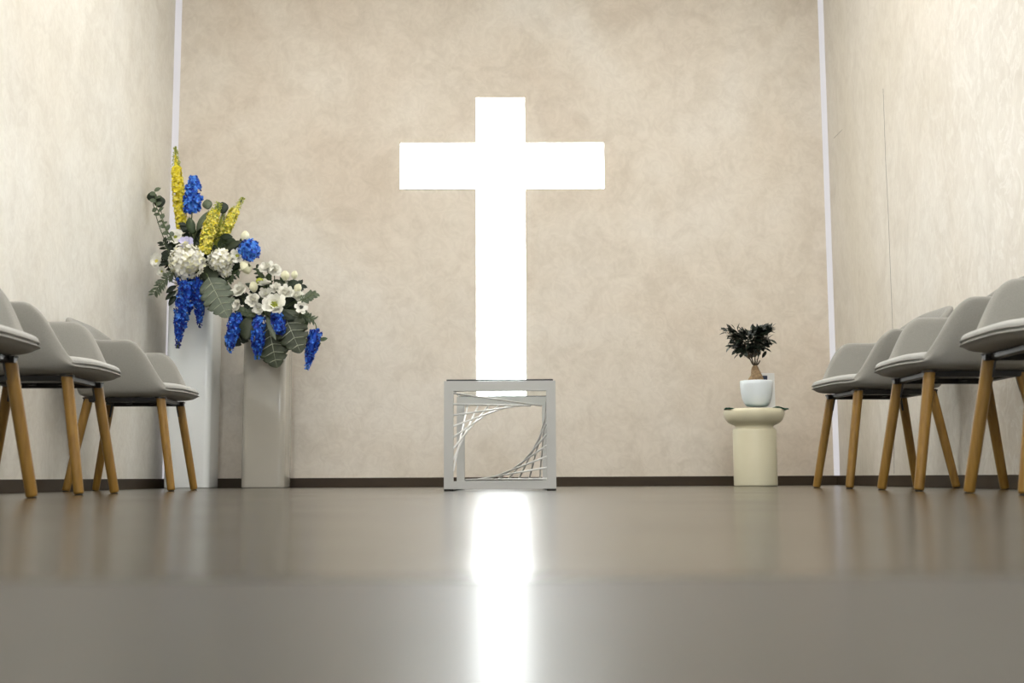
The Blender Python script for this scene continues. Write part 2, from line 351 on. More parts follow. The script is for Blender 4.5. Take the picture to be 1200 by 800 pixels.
def make_chair():
    t = bpy.data.objects.new('tub_chair', None); col.objects.link(t)
    # tub shell: outer skin, rounded rim, inner skin
    TH_ = .036; base = u_path(.252, -.225, .165, .262, .135)
    cols_ = []
    for (x, y, nx, ny) in base:
        zr = rim(x); slope = abs(rim(x+.004)-rim(x-.004))/.008 if abs(ny) > .3 else 0
        cap = min(.017*math.sqrt(1+slope*slope), .030, max(.006, (zr-.432)*.6)); sec = []
        def pt(off, z):
            k = max(0, (z-.44)/.35)
            lean = .070*k**1.1 if nx < -.01 else 0
            fl_ = .038*min(1, k*1.5)
            return (x + nx*(off+lean), y + ny*(off+fl_), z)
        z1 = zr-cap; zm = min(.452, z1)
        sec += [pt(-.13, .4165), pt(-.07, .4170), pt(-.034, .4195), pt(-.014, .4255), pt(-.004, .4345)]
        sec += [pt(.000+.006*math.sin(math.pi*q), .4345+(z1-.4345)*q) for q in (.25, .5, .75, 1)]
        for a in (35, 65, 90, 115, 145):
            a = math.radians(a); sec.append(pt(-TH_/2+TH_/2*math.cos(a), z1+cap*math.sin(a)))
        sec += [pt(-TH_, .436+(z1-.436)*q) for q in (1, .66, .33, 0)]
        cols_.append(sec)
    b = MB(); n = b.grid(cols_, closed_v=True)
    k = len(cols_[0]); nc = len(cols_)
    b.face(*[n+i*k for i in range(nc)])
    b.build('shell', 'fabric', t, True, subsurf=1)
    # seat: an upholstered pan with a full rounded front lip
    cp = u_path(.252, -.205, .165, .262, .135); rows = []
    for off, z in ((-.034, .438), (-.012, .444), (-.003, .451), (.001, .459), (-.002, .467), (-.012, .4745), (-.030, .479), (-.070, .481), (-.105, .4805)):
        rr = []
        for x, y, nx, ny in cp:
            o2 = off if x > .20 else off-.030*smooth01((.20-x)/.03)   # between the arms the pad sits inside the tub
            rr.append((x+nx*o2, y+ny*o2, z-.004*smooth01((x-.12)/.14)))
        rows.append(rr)
    b = MB(); n = b.grid(rows, closed_u=True); k = len(cp)
    b.face(*[n+i for i in range(k)]); b.face(*[n+8*k+i for i in reversed(range(k))])
    st = b.build('seat', 'seatfab', t, True, subsurf=1)
    P = [(x+nx*.0005, y+ny*.0005) for x, y, nx, ny in cp if x > .185]
    P.sort(key=lambda p: math.atan2(p[1], p[0]))
    b = MB(); b.tube([(x, y, .4505) for x, y in P], .0026, 6); b.build('piping', 'fabric', st, True)
    # black steel frame under the seat
    b = MB()
    for s in (-1, 1): b.box(-.175, .185, s*.160-.014, s*.160+.014, .392, .412)
    for x in (-.150, .155): b.box(x-.014, x+.014, -.175, .175, .396, .412)
    b.box(-.09, .10, -.09, .09, .406, .416)
    for s in (-1, 1):
        for x in (-.06, .05): b.box(x-.012, x+.012, s*.118-.02, s*.118+.02, .400, .416)
    b.build('under_frame', 'black', t, bevel=.002)
    # four turned, splayed legs with glides and steel collars
    for (tx, ty, bx_, by_) in ((.163, .1676, .2307, .2066), (-.157, .1556, -.2267, .201)):
        for s in (-1, 1):
            p0 = Vector((tx, s*ty, .412)); p1 = Vector((bx_, s*by_, .004))
            b = MB(); b.tube([p0.lerp(p1, q) for q in (0, .02, .25, .5, .75, .985, 1)], [.0190, .0198, .0192, .0186, .0178, .0168, .0155], 20)
            lg = b.build('leg', 'wood', t, True)
            b = MB(); b.lathe([(.011, 0), (.013, .001), (.013, .004)], (p1.x, p1.y, 0), 14); b.build('glide', 'rubber', lg)
            d = Vector((-tx, -s*ty, 0)).normalized(); b = MB()
            q0 = p0+d*.017; q1 = p0.lerp(p1, .17)+d*.0175
            b.tube([q0, q0.lerp(q1, .5), q1], [.006, .006, .005], 8)
            b.lathe([(.026, 0), (.026, .006)], (tx, s*ty, .407), 16); b.build('bracket', 'black', lg)
    return t
def copy_tree(o, parent=None):
    c = o.copy(); col.objects.link(c); c.parent = parent
    for ch in list(o.children): copy_tree(ch, c)
    return c
proto = make_chair()
spots = [(-1.681, 5.46, math.degrees(.017), 'grey tub chair with oak legs on the left, nearest the tall white vase', 'tub chairs along the left wall'),
         (-1.680, 4.306, math.degrees(.029), 'grey tub chair with oak legs on the left, middle of its row', 'tub chairs along the left wall'),
         (-1.605, 3.322, math.degrees(.02), 'grey tub chair with oak legs at the left picture edge, nearest the viewer', 'tub chairs along the left wall'),
         (1.641, 5.164, 180+math.degrees(.067), 'grey tub chair with oak legs on the right, nearest the cream plant stand', 'tub chairs along the right wall'),
         (1.641, 4.274, 180-math.degrees(.009), 'grey tub chair with oak legs on the right, middle of its row', 'tub chairs along the right wall'),
         (1.612, 3.365, 180-math.degrees(.033), 'grey tub chair with oak legs at the right picture edge, nearest the viewer', 'tub chairs along the right wall')]
for i, (x, y, a, lab, grp) in enumerate(spots):
    o = proto if i == 0 else copy_tree(proto)
    o.location = (x, y, 0); o.rotation_euler = (0, 0, math.radians(a)); tag(o, lab, 'chair', grp)

# ------------------------------------------------------------------ plant stand, pot, ficus, card, cloth
PS = at(891.5, 568.5, 6.2); PX = PS.x; PY = 6.32
b = MB(); b.lathe([(.104, 0), (.112, .003), (.1135, .010), (.1135, .290), (.1125, .297), (.108, .302), (.101, .304), (.0985, .307), (.0985, .315), (.104, .320), (.120, .326), (.138, .337), (.151, .354), (.158, .374), (.159, .391), (.157, .400), (.151, .405), (.02, .405)], (0, 0, 0), 56)
o = b.build('plant_stand', 'cream', smooth=True); o.location = (PX, PY, 0)
tag(o, 'cream round plant stand with a bowl-shaped top on a thick column', 'plant stand')
SZ = .405
# green cloth under the pot: two leaf-like ends hanging out to the sides
rows = []
for i in range(25):
    q = -1+2*i/24; x = q*.163+.004
    hw_ = .058*(1-.35*abs(q)**3); lift = .0035+.014*math.exp(-((q-.68)/.14)**2)+.006*math.exp(-((q+.95)/.12)**2)
    rows.append([(x, hw_*s_, SZ+lift*(1-.35*abs(s_))+.002*math.sin(9*q+3*s_)*(1 if abs(q) > .55 else 0)) for s_ in (-1, -.5, 0, .5, 1)])
b = MB(); b.grid(rows)
o = b.build('green_cloth', 'cloth', smooth=True); o.location = (PX, PY-.04, 0); sm = o.modifiers.new('solid', 'SOLIDIFY'); sm.thickness = .006; sm.offset = 1
o.location.z = -.002
tag(o, 'dark green folded cloth lying on the cream plant stand under the pot', 'cloth')
PZ = SZ+.012; px_ = at(886.5, 460, PY-.03).x
t = thing('plant_pot', (px_, PY-.03, PZ), 'pale blue-white rounded pot on the cream plant stand', 'pot')
b = MB(); b.lathe([(.045, 0), (.056, .003), (.066, .018), (.077, .045), (.083, .080), (.0855, .115), (.0855, .134), (.083, .137), (.080, .134), (.078, .116), (.02, .114)], (0, 0, 0), 48); b.build('body', 'pot', t, True)
b = MB(); b.lathe([(.0775, .110), (.0775, .118), (.05, .121), (.01, .122)], (0, 0, 0), 24); b.build('soil', 'soil', t, True)
rnd = random.Random(4)
ft = thing('ficus_bonsai', (px_-.008, PY-.03, PZ+.120), 'small ficus bonsai with swollen roots and dark glossy leaves', 'plant')
b = MB()
b.tube([(.012, 0, -.02), (.014, -.01, .0), (.012, -.012, .03), (.006, -.006, .055), (.004, 0, .075), (.004, 0, .092), (.002, 0, .10)], [.028, .035, .033, .027, .022, .017, .010], 14)
for (x, y, r, h) in ((-.030, -.012, .016, .040), (.034, -.008, .013, .034), (-.010, -.030, .015, .045), (.0, .03, .014, .04), (-.045, .0, .010, .022)):
    b.tube([(x*1.15, y*1.15, -.02), (x, y, .005), (x*.75, y*.75, h*.6), (x*.25+.003, y*.3, h*1.35)], [r*.9, r, r*.9, r*.5], 10)
b.tube([(.004, 0, .082), (.005, 0, .088), (.005, 0, .094)], [.015, .020, .014], 12)
b.build('trunk', 'bark', ft, True, subsurf=1)
b = MB(); tips = []
cen = at(878.5, 399, PY-.03)-ft.location
for k in range(22):
    a = rnd.uniform(0, 6.28); ex = cen + Vector((math.cos(a)*rnd.uniform(.02, .095), math.sin(a)*rnd.uniform(.02, .07), rnd.uniform(-.055, .05)))
    tips.append(ex)
for (x, y) in ((852, 389), (857, 386), (899, 384), (901, 388), (858, 408), (861, 398), (897, 400), (868, 392), (890, 388), (868, 412), (893, 410)):
    tips.append(at(x, y, PY-.03+rnd.uniform(-.04, .04))-ft.location)
limbs = [Vector((x, y, z)) for x, y, z in ((-.022, -.012, .128), (.020, .010, .130), (.002, -.014, .140), (-.008, .016, .136), (.030, -.008, .124))]
for q_ in limbs: b.tube([Vector((.004, 0, .092)), Vector((.004, 0, .092)).lerp(q_, .5)+Vector((q_.x*.15, 0, 0)), q_], [.0052, .0040, .0030], 7)
for ex in tips:
    q_ = min(limbs, key=lambda l: (l-ex).length); b.tube([q_, q_.lerp(ex, .5)+Vector((0, 0, .006)), ex], [.0026, .002, .0012], 6)
b.build('branch', 'twig', ft, True)
def leaf(b, p, d, up, L, Wd, curl=.15, n=4, fold=.12):
    d = Vector(d).normalized(); up = Vector(up); sd = d.cross(up)
    if sd.length < 1e-3: sd = d.cross(Vector((1, .1, 0)))
    sd.normalize(); nn = sd.cross(d)
    rows = []
    for i in range(n+1):
        q = i/n; wv = Wd*math.sin(math.pi*min(1, (.06+.94*q)))**.75*(1 if q < .98 else .08); c = Vector(p)+d*(L*q)-nn*(curl*L*q*q)
        rows.append([c-sd*wv/2+nn*fold*wv, c, c+sd*wv/2+nn*fold*wv])
    b.grid(rows)
b = MB()
for ex in tips:
    for k in range(17):
        p = ex.lerp(cen, rnd.uniform(-.05, .40))+Vector((rnd.gauss(0, .012), rnd.gauss(0, .012), rnd.gauss(0, .010)))
        d = (p-cen).normalized()+Vector((rnd.gauss(0, .6), rnd.gauss(0, .6), rnd.gauss(.25, .5)))
        leaf(b, p, d, Vector((rnd.gauss(0, .4), rnd.gauss(-.3, .4), 1)), rnd.uniform(.030, .046), rnd.uniform(.015, .021), .2)
o = b.build('foliage', 'ficus', ft, True); o['kind'] = 'stuff'
# small white card standing behind the pot
c0 = at(884, 474, PY+.075); c1 = at(907.5, 437, PY+.075)
t = thing('card_stand', ((c0.x+c1.x)/2, PY+.075, SZ), 'small white card standing behind the ficus pot with a dark square on it', 'card')
wd = (c1.x-c0.x)/2; hc = c1.z-SZ
bx('card', 'card', -wd, wd, 0, .006, 0, hc, parent=t, bevel=.001); bx('base', 'card', -wd, wd, -.012, .02, 0, .006, parent=t)
k0 = at(893.8, 445, PY+.073); k1 = at(899.2, 440, PY+.073)
bx('print', 'ink', k0.x-t.location.x, k1.x-t.location.x, -.0015, -.0002, k0.z-SZ, k1.z-SZ, parent=t)

# ------------------------------------------------------------------ vases
def vase(name, pl, pr, ptop, Yf, m, label):
    a = at(pl, 570, Yf); c = at(pr, 570, Yf); hw = (c.x-a.x)/2; cx = (a.x+c.x)/2; cy = Yf+hw; h = at((pl+pr)/2, ptop, cy).z
    def ring(r, rad, z, n=7):
        P = []
        for (sx, sy, a0) in ((1, 1, 0), (-1, 1, 90), (-1, -1, 180), (1, -1, 270)):
            for i in range(n):
                t_ = math.radians(a0+90*i/(n-1)); P.append((sx*(r-rad)+rad*math.cos(t_), sy*(r-rad)+rad*math.sin(t_), z))
        return P
    t = thing(name, (cx, cy, 0), label, 'vase')
    R = .034; b = MB()
    rows = [ring(hw-.006, R-.005, 0), ring(hw-.001, R, .003), ring(hw, R, .008), ring(hw, R, h*.5), ring(hw, R, h-.006), ring(hw-.003, R, h-.001), ring(hw-.007, R-.006, h), ring(hw-.012, R-.010, h-.001), ring(hw-.014, R-.012, h-.006), ring(hw-.014, R-.012, h-.25)]
    n = b.grid(rows, closed_u=True); k = len(rows[0])
    b.face(*[n+i for i in reversed(range(k))]); b.face(*[n+9*k+i for i in range(k)])
    b.build('body', m, t, True)
    return Vector((cx, cy, h))
V1 = vase('floor_vase', 190.3, 243.8, 346, 6.74, 'vase_white', 'tall glossy white square floor vase in the left corner')
V2 = vase('floor_vase', 281.3, 332.2, 398, 6.74, 'vase_grey', 'shorter glossy greige square floor vase right of the tall white one')

# ------------------------------------------------------------------ flowers
rf = random.Random(11)
def rv(s): return Vector((rf.gauss(0, s), rf.gauss(0, s), rf.gauss(0, s)))
def bez(a, b_, c, n=8): return [a*(1-t)**2+b_*2*t*(1-t)+c*t*t for t in [i/n for i in range(n+1)]]
def petal(b, p, d, nrm, L, Wd, cup=.2):
    d = d.normalized(); sd = d.cross(nrm)
    if sd.length < 1e-4: sd = Vector((1, 0, 0))
    sd.normalize(); nn = sd.cross(d)
    c1 = p+d*L*.5+nn*cup*L*.25; c2 = p+d*L*.92+nn*cup*L*.75; c3 = p+d*L+nn*cup*L
    n = b.add([p-sd*Wd*.14, p+sd*Wd*.14, c1+sd*Wd*.5, c1-sd*Wd*.5, c2+sd*Wd*.40, c2-sd*Wd*.40, c3+sd*Wd*.08, c3-sd*Wd*.08])
    b.face(n, n+1, n+2, n+3); b.face(n+3, n+2, n+4, n+5); b.face(n+5, n+4, n+6, n+7)
def floret(b, p, nrm, size, n=5, cup=.25, mats=(0,), twist=None):
    nrm = nrm.normalized(); a = nrm.cross(Vector((.3, .2, 1)))
    if a.length < 1e-3: a = Vector((1, 0, 0))
    a.normalize(); c = nrm.cross(a); tw = rf.uniform(0, 6.28)
    for k in range(n):
        an = tw+k*2*math.pi/n; d = a*math.cos(an)+c*math.sin(an)
        b.cur = rf.choice(mats); petal(b, p, d+nrm*cup, nrm, size*rf.uniform(.85, 1.1), size*.85, cup)
def bead(b, p, r, mi=0):
    b.cur = mi; n = b.add([p+Vector(v)*r for v in ((1, 0, 0), (-1, 0, 0), (0, 1, 0), (0, -1, 0), (0, 0, 1), (0, 0, -1))])
    for f in ((0, 2, 4), (2, 1, 4), (1, 3, 4), (3, 0, 4), (2, 0, 5), (1, 2, 5), (3, 1, 5), (0, 3, 5)): b.face(*[n+i for i in f])
def pathpt(pts, q):
    q = max(0, min(.9999, q))*(len(pts)-1); i = int(q); return pts[i].lerp(pts[i+1], q-i), (pts[i+1]-pts[i]).normalized()
VASE = {1: (V1, 'flowers in the tall white vase'), 2: (V2, 'flowers in the shorter greige vase')}
def root(v, p):
    """where a stem goes into the vase mouth"""
    c = VASE[v][0]; a = Vector((max(-.06, min(.06, (p.x-c.x)*.25)), max(-.06, min(.06, (p.y-c.y)*.25)), 0))
    return c+a+Vector((0, 0, -.10)), c+a+Vector((0, 0, .05))
def stem_to(b, v, p, d, r=.0032):
    """stem from blossom base p, leaving in direction d, down into the vase"""
    e, mth = root(v, p); k = (p-mth).length
    pts = bez(p, p+d*k*.35, mth, 8)[:-1]+[mth, e]; b.tube(pts, [r]*(len(pts)-2)+[r*1.2, r*1.2], 6)
def flower(name, p, v, label, cat='flower'):
    return thing(name, p, label, cat, VASE[v][1])
def fin(b, name, mats, t, stuff=False, smooth=True):
    o = b.build(name, mats, t, smooth); o.location = -t.location
    if stuff: o['kind'] = 'stuff'
    return o
def spike(v, pix, Y, widths, mats, label, name, tip=None, size=.017, dens=1.0, stem=True, n=5):
    """blossom spike along photo points; tip = (fraction, material index) of beads at the end"""
    pts = [at(x, y, yy) for (x, y), yy in zip(pix, Y if isinstance(Y, (list, tuple)) else [Y]*len(pix))]
    s = pts[0]; t = flower(name, s, v, label)
    L = sum((pts[i+1]-pts[i]).length for i in range(len(pts)-1)); R = [w_/2*pts[0].y/F for w_ in widths]
    b = MB(); cnt = int(dens*L*sum(R)/len(R)*6.28/(size*size*1.1))
    for k in range(cnt):
        q = (k+rf.random())/cnt; p, tg = pathpt(pts, q); rq = R[min(len(R)-2, int(q*(len(R)-1)))]; ri = q*(len(R)-1)-min(len(R)-2, int(q*(len(R)-1))); r = rq+(R[min(len(R)-1, int(q*(len(R)-1))+1)]-rq)*ri
        a = rf.uniform(0, 6.28); x = tg.cross(Vector((0, 1, .1))).normalized(); y = tg.cross(x)
        nrm = x*math.cos(a)+y*math.sin(a); sc = max(.45, min(1, r/max(R)+.15))
        if tip and q > tip[0]:
            bead(b, p+nrm*r*rf.uniform(.5, 1), size*.26, tip[1]); 
        else: floret(b, p+nrm*max(0, r-size*.45)*rf.uniform(.75, 1.05), nrm+tg*.25+rv(.25), size*.80*sc*rf.uniform(.8, 1.2), n, .25, mats[1])
    b.cur = mats[1][0]; b.tube(pts, [max(.0015, .46*R[min(int(i/(len(pts)-1)*(len(R)-1)), len(R)-1)]*(1 if not tip or i < len(pts)-1 else .3)) for i in range(len(pts))], 8)
    fin(b, 'florets', mats[0], t, True, False)
    b = MB(); b.tube(pts, [max(.002, r*.35) for r in ([R[min(int(i/(len(pts)-1)*(len(R)-1)), len(R)-1)] for i in range(len(pts))])], 6)
    if stem: stem_to(b, v, s, (pts[0]-pts[1]).normalized())
    fin(b, 'stem', 'stem', t); return t
def ball(v, px, py, Y, r, mats, label, name, size=.020, cnt=110, sq=(1, 1, 1), d=Vector((0, .3, -1))):
    p = at(px, py, Y); t = flower(name, p, v, label); R = r*Y/F; b = MB()
    for k in range(cnt):
        z = 1-2*(k+.5)/cnt; a = k*2.39996; nr = Vector((math.sqrt(1-z*z)*math.cos(a), math.sqrt(1-z*z)*math.sin(a), z))
        q = Vector((nr.x*sq[0], nr.y*sq[1], nr.z*sq[2]))*R*rf.uniform(.80, 1.0)
        floret(b, p+q, nr+rv(.30), size*.88, 4, .15, mats[1])
    b.cur = mats[1][-1]; b.grid([[p+Vector((math.sin(th)*math.cos(ph)*sq[0], math.sin(th)*math.sin(ph)*sq[1], math.cos(th)*sq[2]))*R*.76 for ph in [j*math.pi/5 for j in range(10)]] for th in [math.pi*i/7 for i in range(8)]], closed_u=True)
    fin(b, 'florets', mats[0], t, True, False)
    b = MB(); stem_to(b, v, p, d.normalized(), .004); fin(b, 'stem', 'stem', t); return t
def bloom(v, px, py, Y, r, face, label, name, rings=((1.0, 9, .15), (.75, 8, .6), (.5, 6, 1.1)), heart='lime', pm='white', hr=.22, hb=.09):
    p = at(px, py, Y); t = flower(name, p, v, label); R = r*Y/F; fc = Vector(face).normalized(); b = MB()
    a = fc.cross(Vector((.2, .1, 1))).normalized(); c = fc.cross(a)
    for (sc, n, cup) in rings:
        tw = rf.uniform(0, 6)
        for k in range(n):
            an = tw+k*2*math.pi/n; d = a*math.cos(an)+c*math.sin(an); petal(b, p+d*R*.06, d+fc*(cup*.6+rf.gauss(0, .12)), fc+rv(.22), R*sc*rf.uniform(.82, 1.10), R*(.35+.4*sc), .25+.2*cup+rf.gauss(0, .12))
    fin(b, 'petals', pm, t, False, True)
    b = MB()
    for k in range(14):
        an = k*2.4; rr = R*hr*math.sqrt(k/14); bead(b, p+fc*R*.14+(a*math.cos(an)+c*math.sin(an))*rr, R*hb)
    fin(b, 'heart', heart, t)
    b = MB()
    stem_to(b, v, p-fc*R*.08, (Vector((0, .3, -1))-fc*.6).normalized(), .0026)
    fin(b, 'stem', 'stem', t); return t
def bud(v, px, py, Y, L, Wd, d, label, mats=('cream_p', 'lime')):
    p = at(px, py, Y); t = flower('flower_bud', p, v, label); d = Vector(d).normalized(); k = Y/F
    x = d.cross(Vector((0, 1, .05))).normalized(); y = d.cross(x); b = MB()
    for ring, sc in ((0, 1), (1, .8)):
        for i in range(5):
            an = i*1.2566+ring*.6; r = x*math.cos(an)+y*math.sin(an)
            rows = []
            for q in (0, .25, .5, .75, 1):
                wv = math.sin(math.pi*(.1+.8*q))*Wd*k*.5*sc; c = p+d*(L*k*(q-.5))+r*wv; tn = d.cross(r)
                rows.append([c-tn*wv*.7, c+r*wv*.12, c+tn*wv*.7])
            b.cur = 0; b.grid(rows)
    fin(b, 'petals', mats[0], t)
    b = MB()
    for i in range(5):
        an = i*1.2566+.3; r = x*math.cos(an)+y*math.sin(an); leaf(b, p-d*L*k*.5, d+r*.5, r, L*k*.6, Wd*k*.4, -.1, 3)
    fin(b, 'sepals', mats[1], t)
    b = MB(); stem_to(b, v, p-d*L*k*.5, (-d+Vector((0, .2, -.4))).normalized(), .002); fin(b, 'stem', 'stem', t); return t
def sprig(v, pix, Y, leaves, LL, LW, m, label, name='leaf_sprig', rnd_=False, cat='leaf'):
    pts = [at(x, y, Y) for x, y in pix]; t = flower(name, pts[0], v, label, cat); b = MB()
    for k in range(leaves):
        q = (k+.5)/leaves; p, tg = pathpt(pts, q); sd = tg.cross(Vector((0, -1, 0))).normalized()*(1 if k % 2 else -1)
        d = sd*rf.uniform(.6, 1.1)+tg*.55+rv(.18); leaf(b, p, d, Vector((0, -1, .25))+rv(.3), LL*Y/F*rf.uniform(.8, 1.15), LW*Y/F, .15)
    fin(b, 'leaflets', m, t, True)
    b = MB(); b.tube(pts, [.0026]*(len(pts)-1)+[.0013], 6); stem_to(b, v, pts[0], (pts[0]-pts[1]).normalized(), .0026); fin(b, 'stem', 'stem', t); return t
def broad(v, pa, pb, Y, Wd, m, label, curl=.2, nrm=(0, -1, .35), name='broad_leaf'):
    a = at(*pa, Y[0]); c = at(*pb, Y[1]); t = flower(name, a, v, label, 'leaf'); b = MB()
    leaf(b, a, c-a, Vector(nrm), (c-a).length, Wd*Y[0]/F, curl, 8, .10); o = fin(b, 'blade', m, t); sm = o.modifiers.new('solid', 'SOLIDIFY'); sm.thickness = .0012
    b = MB(); stem_to(b, v, a, (a-c).normalized(), .0024); fin(b, 'stem', 'stem', t); return t
def monstera(v, pa, pb, Y, Wd, m, label, lobes=6, side=1.0, curl=.12):
    """heart-shaped blade cut into lobes, with a pale midrib and side veins"""
    a = at(*pa, Y[0]); c = at(*pb, Y[1]); t = flower('monstera_leaf', a, v, label, 'leaf')
    d = (c-a); L = d.length; d.normalize(); sd = d.cross(Vector((.1*side, -1, .25))).normalized(); nn = sd.cross(d); W_ = Wd*Y[0]/F/2
    def P(u, w_): return a+d*(L*u)+sd*(W_*w_)-nn*(L*curl*(u*u+.5*w_*w_*.6))+nn*(.006*math.sin(u*lobes*6.28)*abs(w_))
    def half(u): return math.sin(math.pi*min(1, .16+.84*u))**.62*(1-.28*u) if u < 1 else 0
    b = MB(); vb = MB(); NU = 40; NW = 6
    def sh(u, w_): return u + .26*abs(w_)*(1-u) - .14*abs(w_)*(1-u)**3      # side veins run forward, the base is heart-shaped
    def margin(u):
        ph = (u*lobes) % 1.0; g = min(ph, 1-ph); edge = 1-.30*math.exp(-(g/.07)**2)*(1 if .08 < u < .93 else 0)
        return half(u)*edge
    rows = []
    for i in range(NU+1):
        u = i/NU; rows.append([P(sh(u, j/NW), margin(u)*j/NW) for j in range(-NW, NW+1)])
    b.grid(rows)
    for s in (-1, 1):
        for k in range(1, lobes):
            u = k/lobes; vb.tube([P(sh(u, w_), s*half(u)*w_)+nn*.0016 for w_ in (0, .25, .5, .72)], [.0022, .0021, .0017, .0008], 5)
    vb.tube([P(0, 0)+nn*.001, P(.5, 0)+nn*.001, P(1, 0)+nn*.001], [.0028, .002, .001], 5)
    bl = fin(b, 'blade', m, t); sm = bl.modifiers.new('solid', 'SOLIDIFY'); sm.thickness = .0012
    fin(vb, 'vein', 'vein', t)
    b = MB(); stem_to(b, v, a, (a-c).normalized(), .004); fin(b, 'stem', 'stem', t); return t

BL = (['blue', 'blue2', 'blue3', 'lime'], (0, 0, 1, 1, 2, 2)); BU = (['blue', 'blue2', 'blue3', 'lilac'], (1, 1, 0, 2, 0, 1))
YE = (['yellow', 'yellow2', 'lime'], (0, 0, 0, 1)); YP = (['yellow', 'yellow2', 'lime'], (1, 1, 0, 2)); WH = (['white', 'cream_p', 'lilac'], (0, 0, 0, 0, 1))
# --- tall white vase
spike(1, [(213, 268), (211, 245), (208, 220), (206.5, 195), (205.5, 172)], 6.66, [13, 15, 15, 12, 4], YE, 'tallest upright yellow flower spike with a green tip', 'flower_spike', (.74, 2), .014, 1.5)
spike(1, [(225, 249), (226, 235), (227, 220), (227, 206)], 6.62, [18, 22, 20, 10], BU, 'upright blue flower spike beside the tallest yellow spike', 'flower_spike', None, .020, 1.3)
spike(1, [(239, 297), (243, 276), (249, 255), (257, 237)], 6.52, [15, 17, 16, 8], YP, 'pale yellow flower spike leaning right above the white hydrangea', 'flower_spike', (.82, 2), .014, 1.5)
spike(1, [(262, 276), (268, 262), (275, 248), (285, 231)], 6.60, [12, 14, 13, 5], YP, 'rightmost yellow flower spike, leaning to the right', 'flower_spike', (.70, 2), .014, 1.4)
spike(1, [(250, 297), (255, 280), (258, 262), (262, 245)], 6.64, [12, 12, 9, 6], (['lime', 'yellow2', 'stem'], (0, 0, 1)), 'greenish yellow flower spike half hidden behind the pale yellow one', 'flower_spike', (.6, 0), .014, 1.2)
spike(1, [(216, 326), (220, 342), (214, 362), (211, 384), (208, 408)], [6.52, 6.48, 6.50, 6.52, 6.54], [19, 22, 20, 15, 5], BL, 'longest hanging blue flower cluster, below the big white hydrangea', 'flower_spike', (.90, 2), .018, 1.3)
spike(1, [(231, 330), (233, 345), (234, 365), (234, 384)], [6.53, 6.50, 6.52, 6.54], [14, 15, 12, 4], BL, 'thin hanging blue flower cluster left of the grey-green monstera leaf', 'flower_spike', (.88, 2), .017, 1.3)
ball(1, 219, 306, 6.46, 21, WH, 'big round white hydrangea head, largest white flower', 'hydrangea', .022, 120)
ball(1, 258, 305, 6.52, 15, WH, 'smaller white hydrangea head right of the big one', 'hydrangea', .020, 80, (1, 1, .9))
ball(1, 264, 317, 6.55, 8, WH, 'small white flower tuft just below the smaller hydrangea head', 'hydrangea', .017, 34)
ball(1, 292, 293, 6.55, 13, BU, 'round blue flower head at the right end of the tall bouquet', 'hydrangea', .019, 85, (1, 1, 1.05), Vector((-1, .2, -.6)))
F0 = (0, -1, .1)
bloom(1, 206, 278, 6.58, 9, (-.1, -1, .3), 'white daisy-like flower above the big hydrangea, just left of centre', 'daisy', ((1, 9, .1), (.7, 7, .4)), 'lime')
bloom(1, 218, 285, 6.54, 9, (.1, -1, .4), 'pale lilac-white flower touching the top of the big hydrangea', 'daisy', ((1, 8, .1), (.7, 7, .5)), 'yellow2', 'lilac')
bloom(1, 184, 306, 6.55, 9, (-.3, -1, .1), 'leftmost white daisy-like flower, beside the left wall', 'daisy', ((1, 9, .1), (.65, 7, .4)), 'yellow2')
bloom(1, 190, 318, 6.56, 6, (-.4, -1, -.1), 'small white flower just below the leftmost daisy', 'daisy', ((1, 7, .3), (.7, 6, .7)), 'lime')
bloom(1, 278, 300, 6.54, 9, (.3, -1, .2), 'white open flower left of the round blue head', 'lily_flower', ((1.1, 6, .3), (.7, 5, .8)), 'lime')
bud(1, 287, 277, 6.55, 13, 9, (.1, 0, 1), 'yellow-green flower bud above the round blue head', ('cream_p', 'lime'))
bud(1, 288, 313, 6.54, 11, 15, (.5, -.3, .2), 'cream flower bud hanging below the round blue head', ('cream_p', 'lime'))
sprig(1, [(203, 282), (192, 264), (184, 244), (181, 222)], 6.56, 16, 8, 6, 'sage', 'long curved green sprig reaching up against the left wall', 'leaf_sprig')
for i, (x, y, r_, m_, lab) in enumerate(((178, 230, 6, 'dark', 'round dark leaf at the tip of the long left sprig, on its wall side'), (187, 236, 7, 'dark', 'round dark leaf right of the tip of the long left sprig'), (243, 239, 6, 'sage', 'round grey leaf between the blue spike and the pale yellow spike'), (261, 243, 7, 'dark', 'round dark leaf behind the tip of the pale yellow spike'))):
    broad(1, (x+1, y+r_), (x-1, y-r_), (6.57, 6.57), r_*2, m_, lab, .1)
broad(1, (231, 270), (243, 246), (6.58, 6.56), 9, 'sage', 'slender grey-green leaf between the blue and yellow spikes')
broad(1, (226, 274), (221, 254), (6.57, 6.55), 11, 'green', 'green leaf under the upright blue spike')
broad(1, (258, 278), (271, 276), (6.55, 6.52), 9, 'dark', 'pointed dark leaf under the rightmost yellow spike')
broad(1, (262, 293), (281, 281), (6.56, 6.52), 10, 'mond', 'grey-green leaf pointing at the round blue head')
broad(1, (270, 312), (281, 309), (6.57, 6.53), 10, 'dark', 'dark leaf beneath the white open flower')
for i, (a_, c_, lab) in enumerate((((206, 335), (194, 342), 'upper'), ((206, 341), (193, 350), 'middle'), ((206, 347), (197, 357), 'lower'))):
    broad(1, a_, c_, (6.53, 6.51), 7, 'dark', f'{lab} of three pointed dark leaves left of the longest blue cluster')
sprig(1, [(205, 318), (196, 326), (187, 334), (180, 345)], 6.54, 26, 9, 3, 'sage', 'feathery grey-green fern below the leftmost daisy', 'fern_sprig')
sprig(1, [(212, 305), (203, 300), (196, 292), (191, 283)], 6.57, 24, 9, 3.5, 'dark', 'dark feathery sprig left of the big hydrangea', 'fern_sprig')
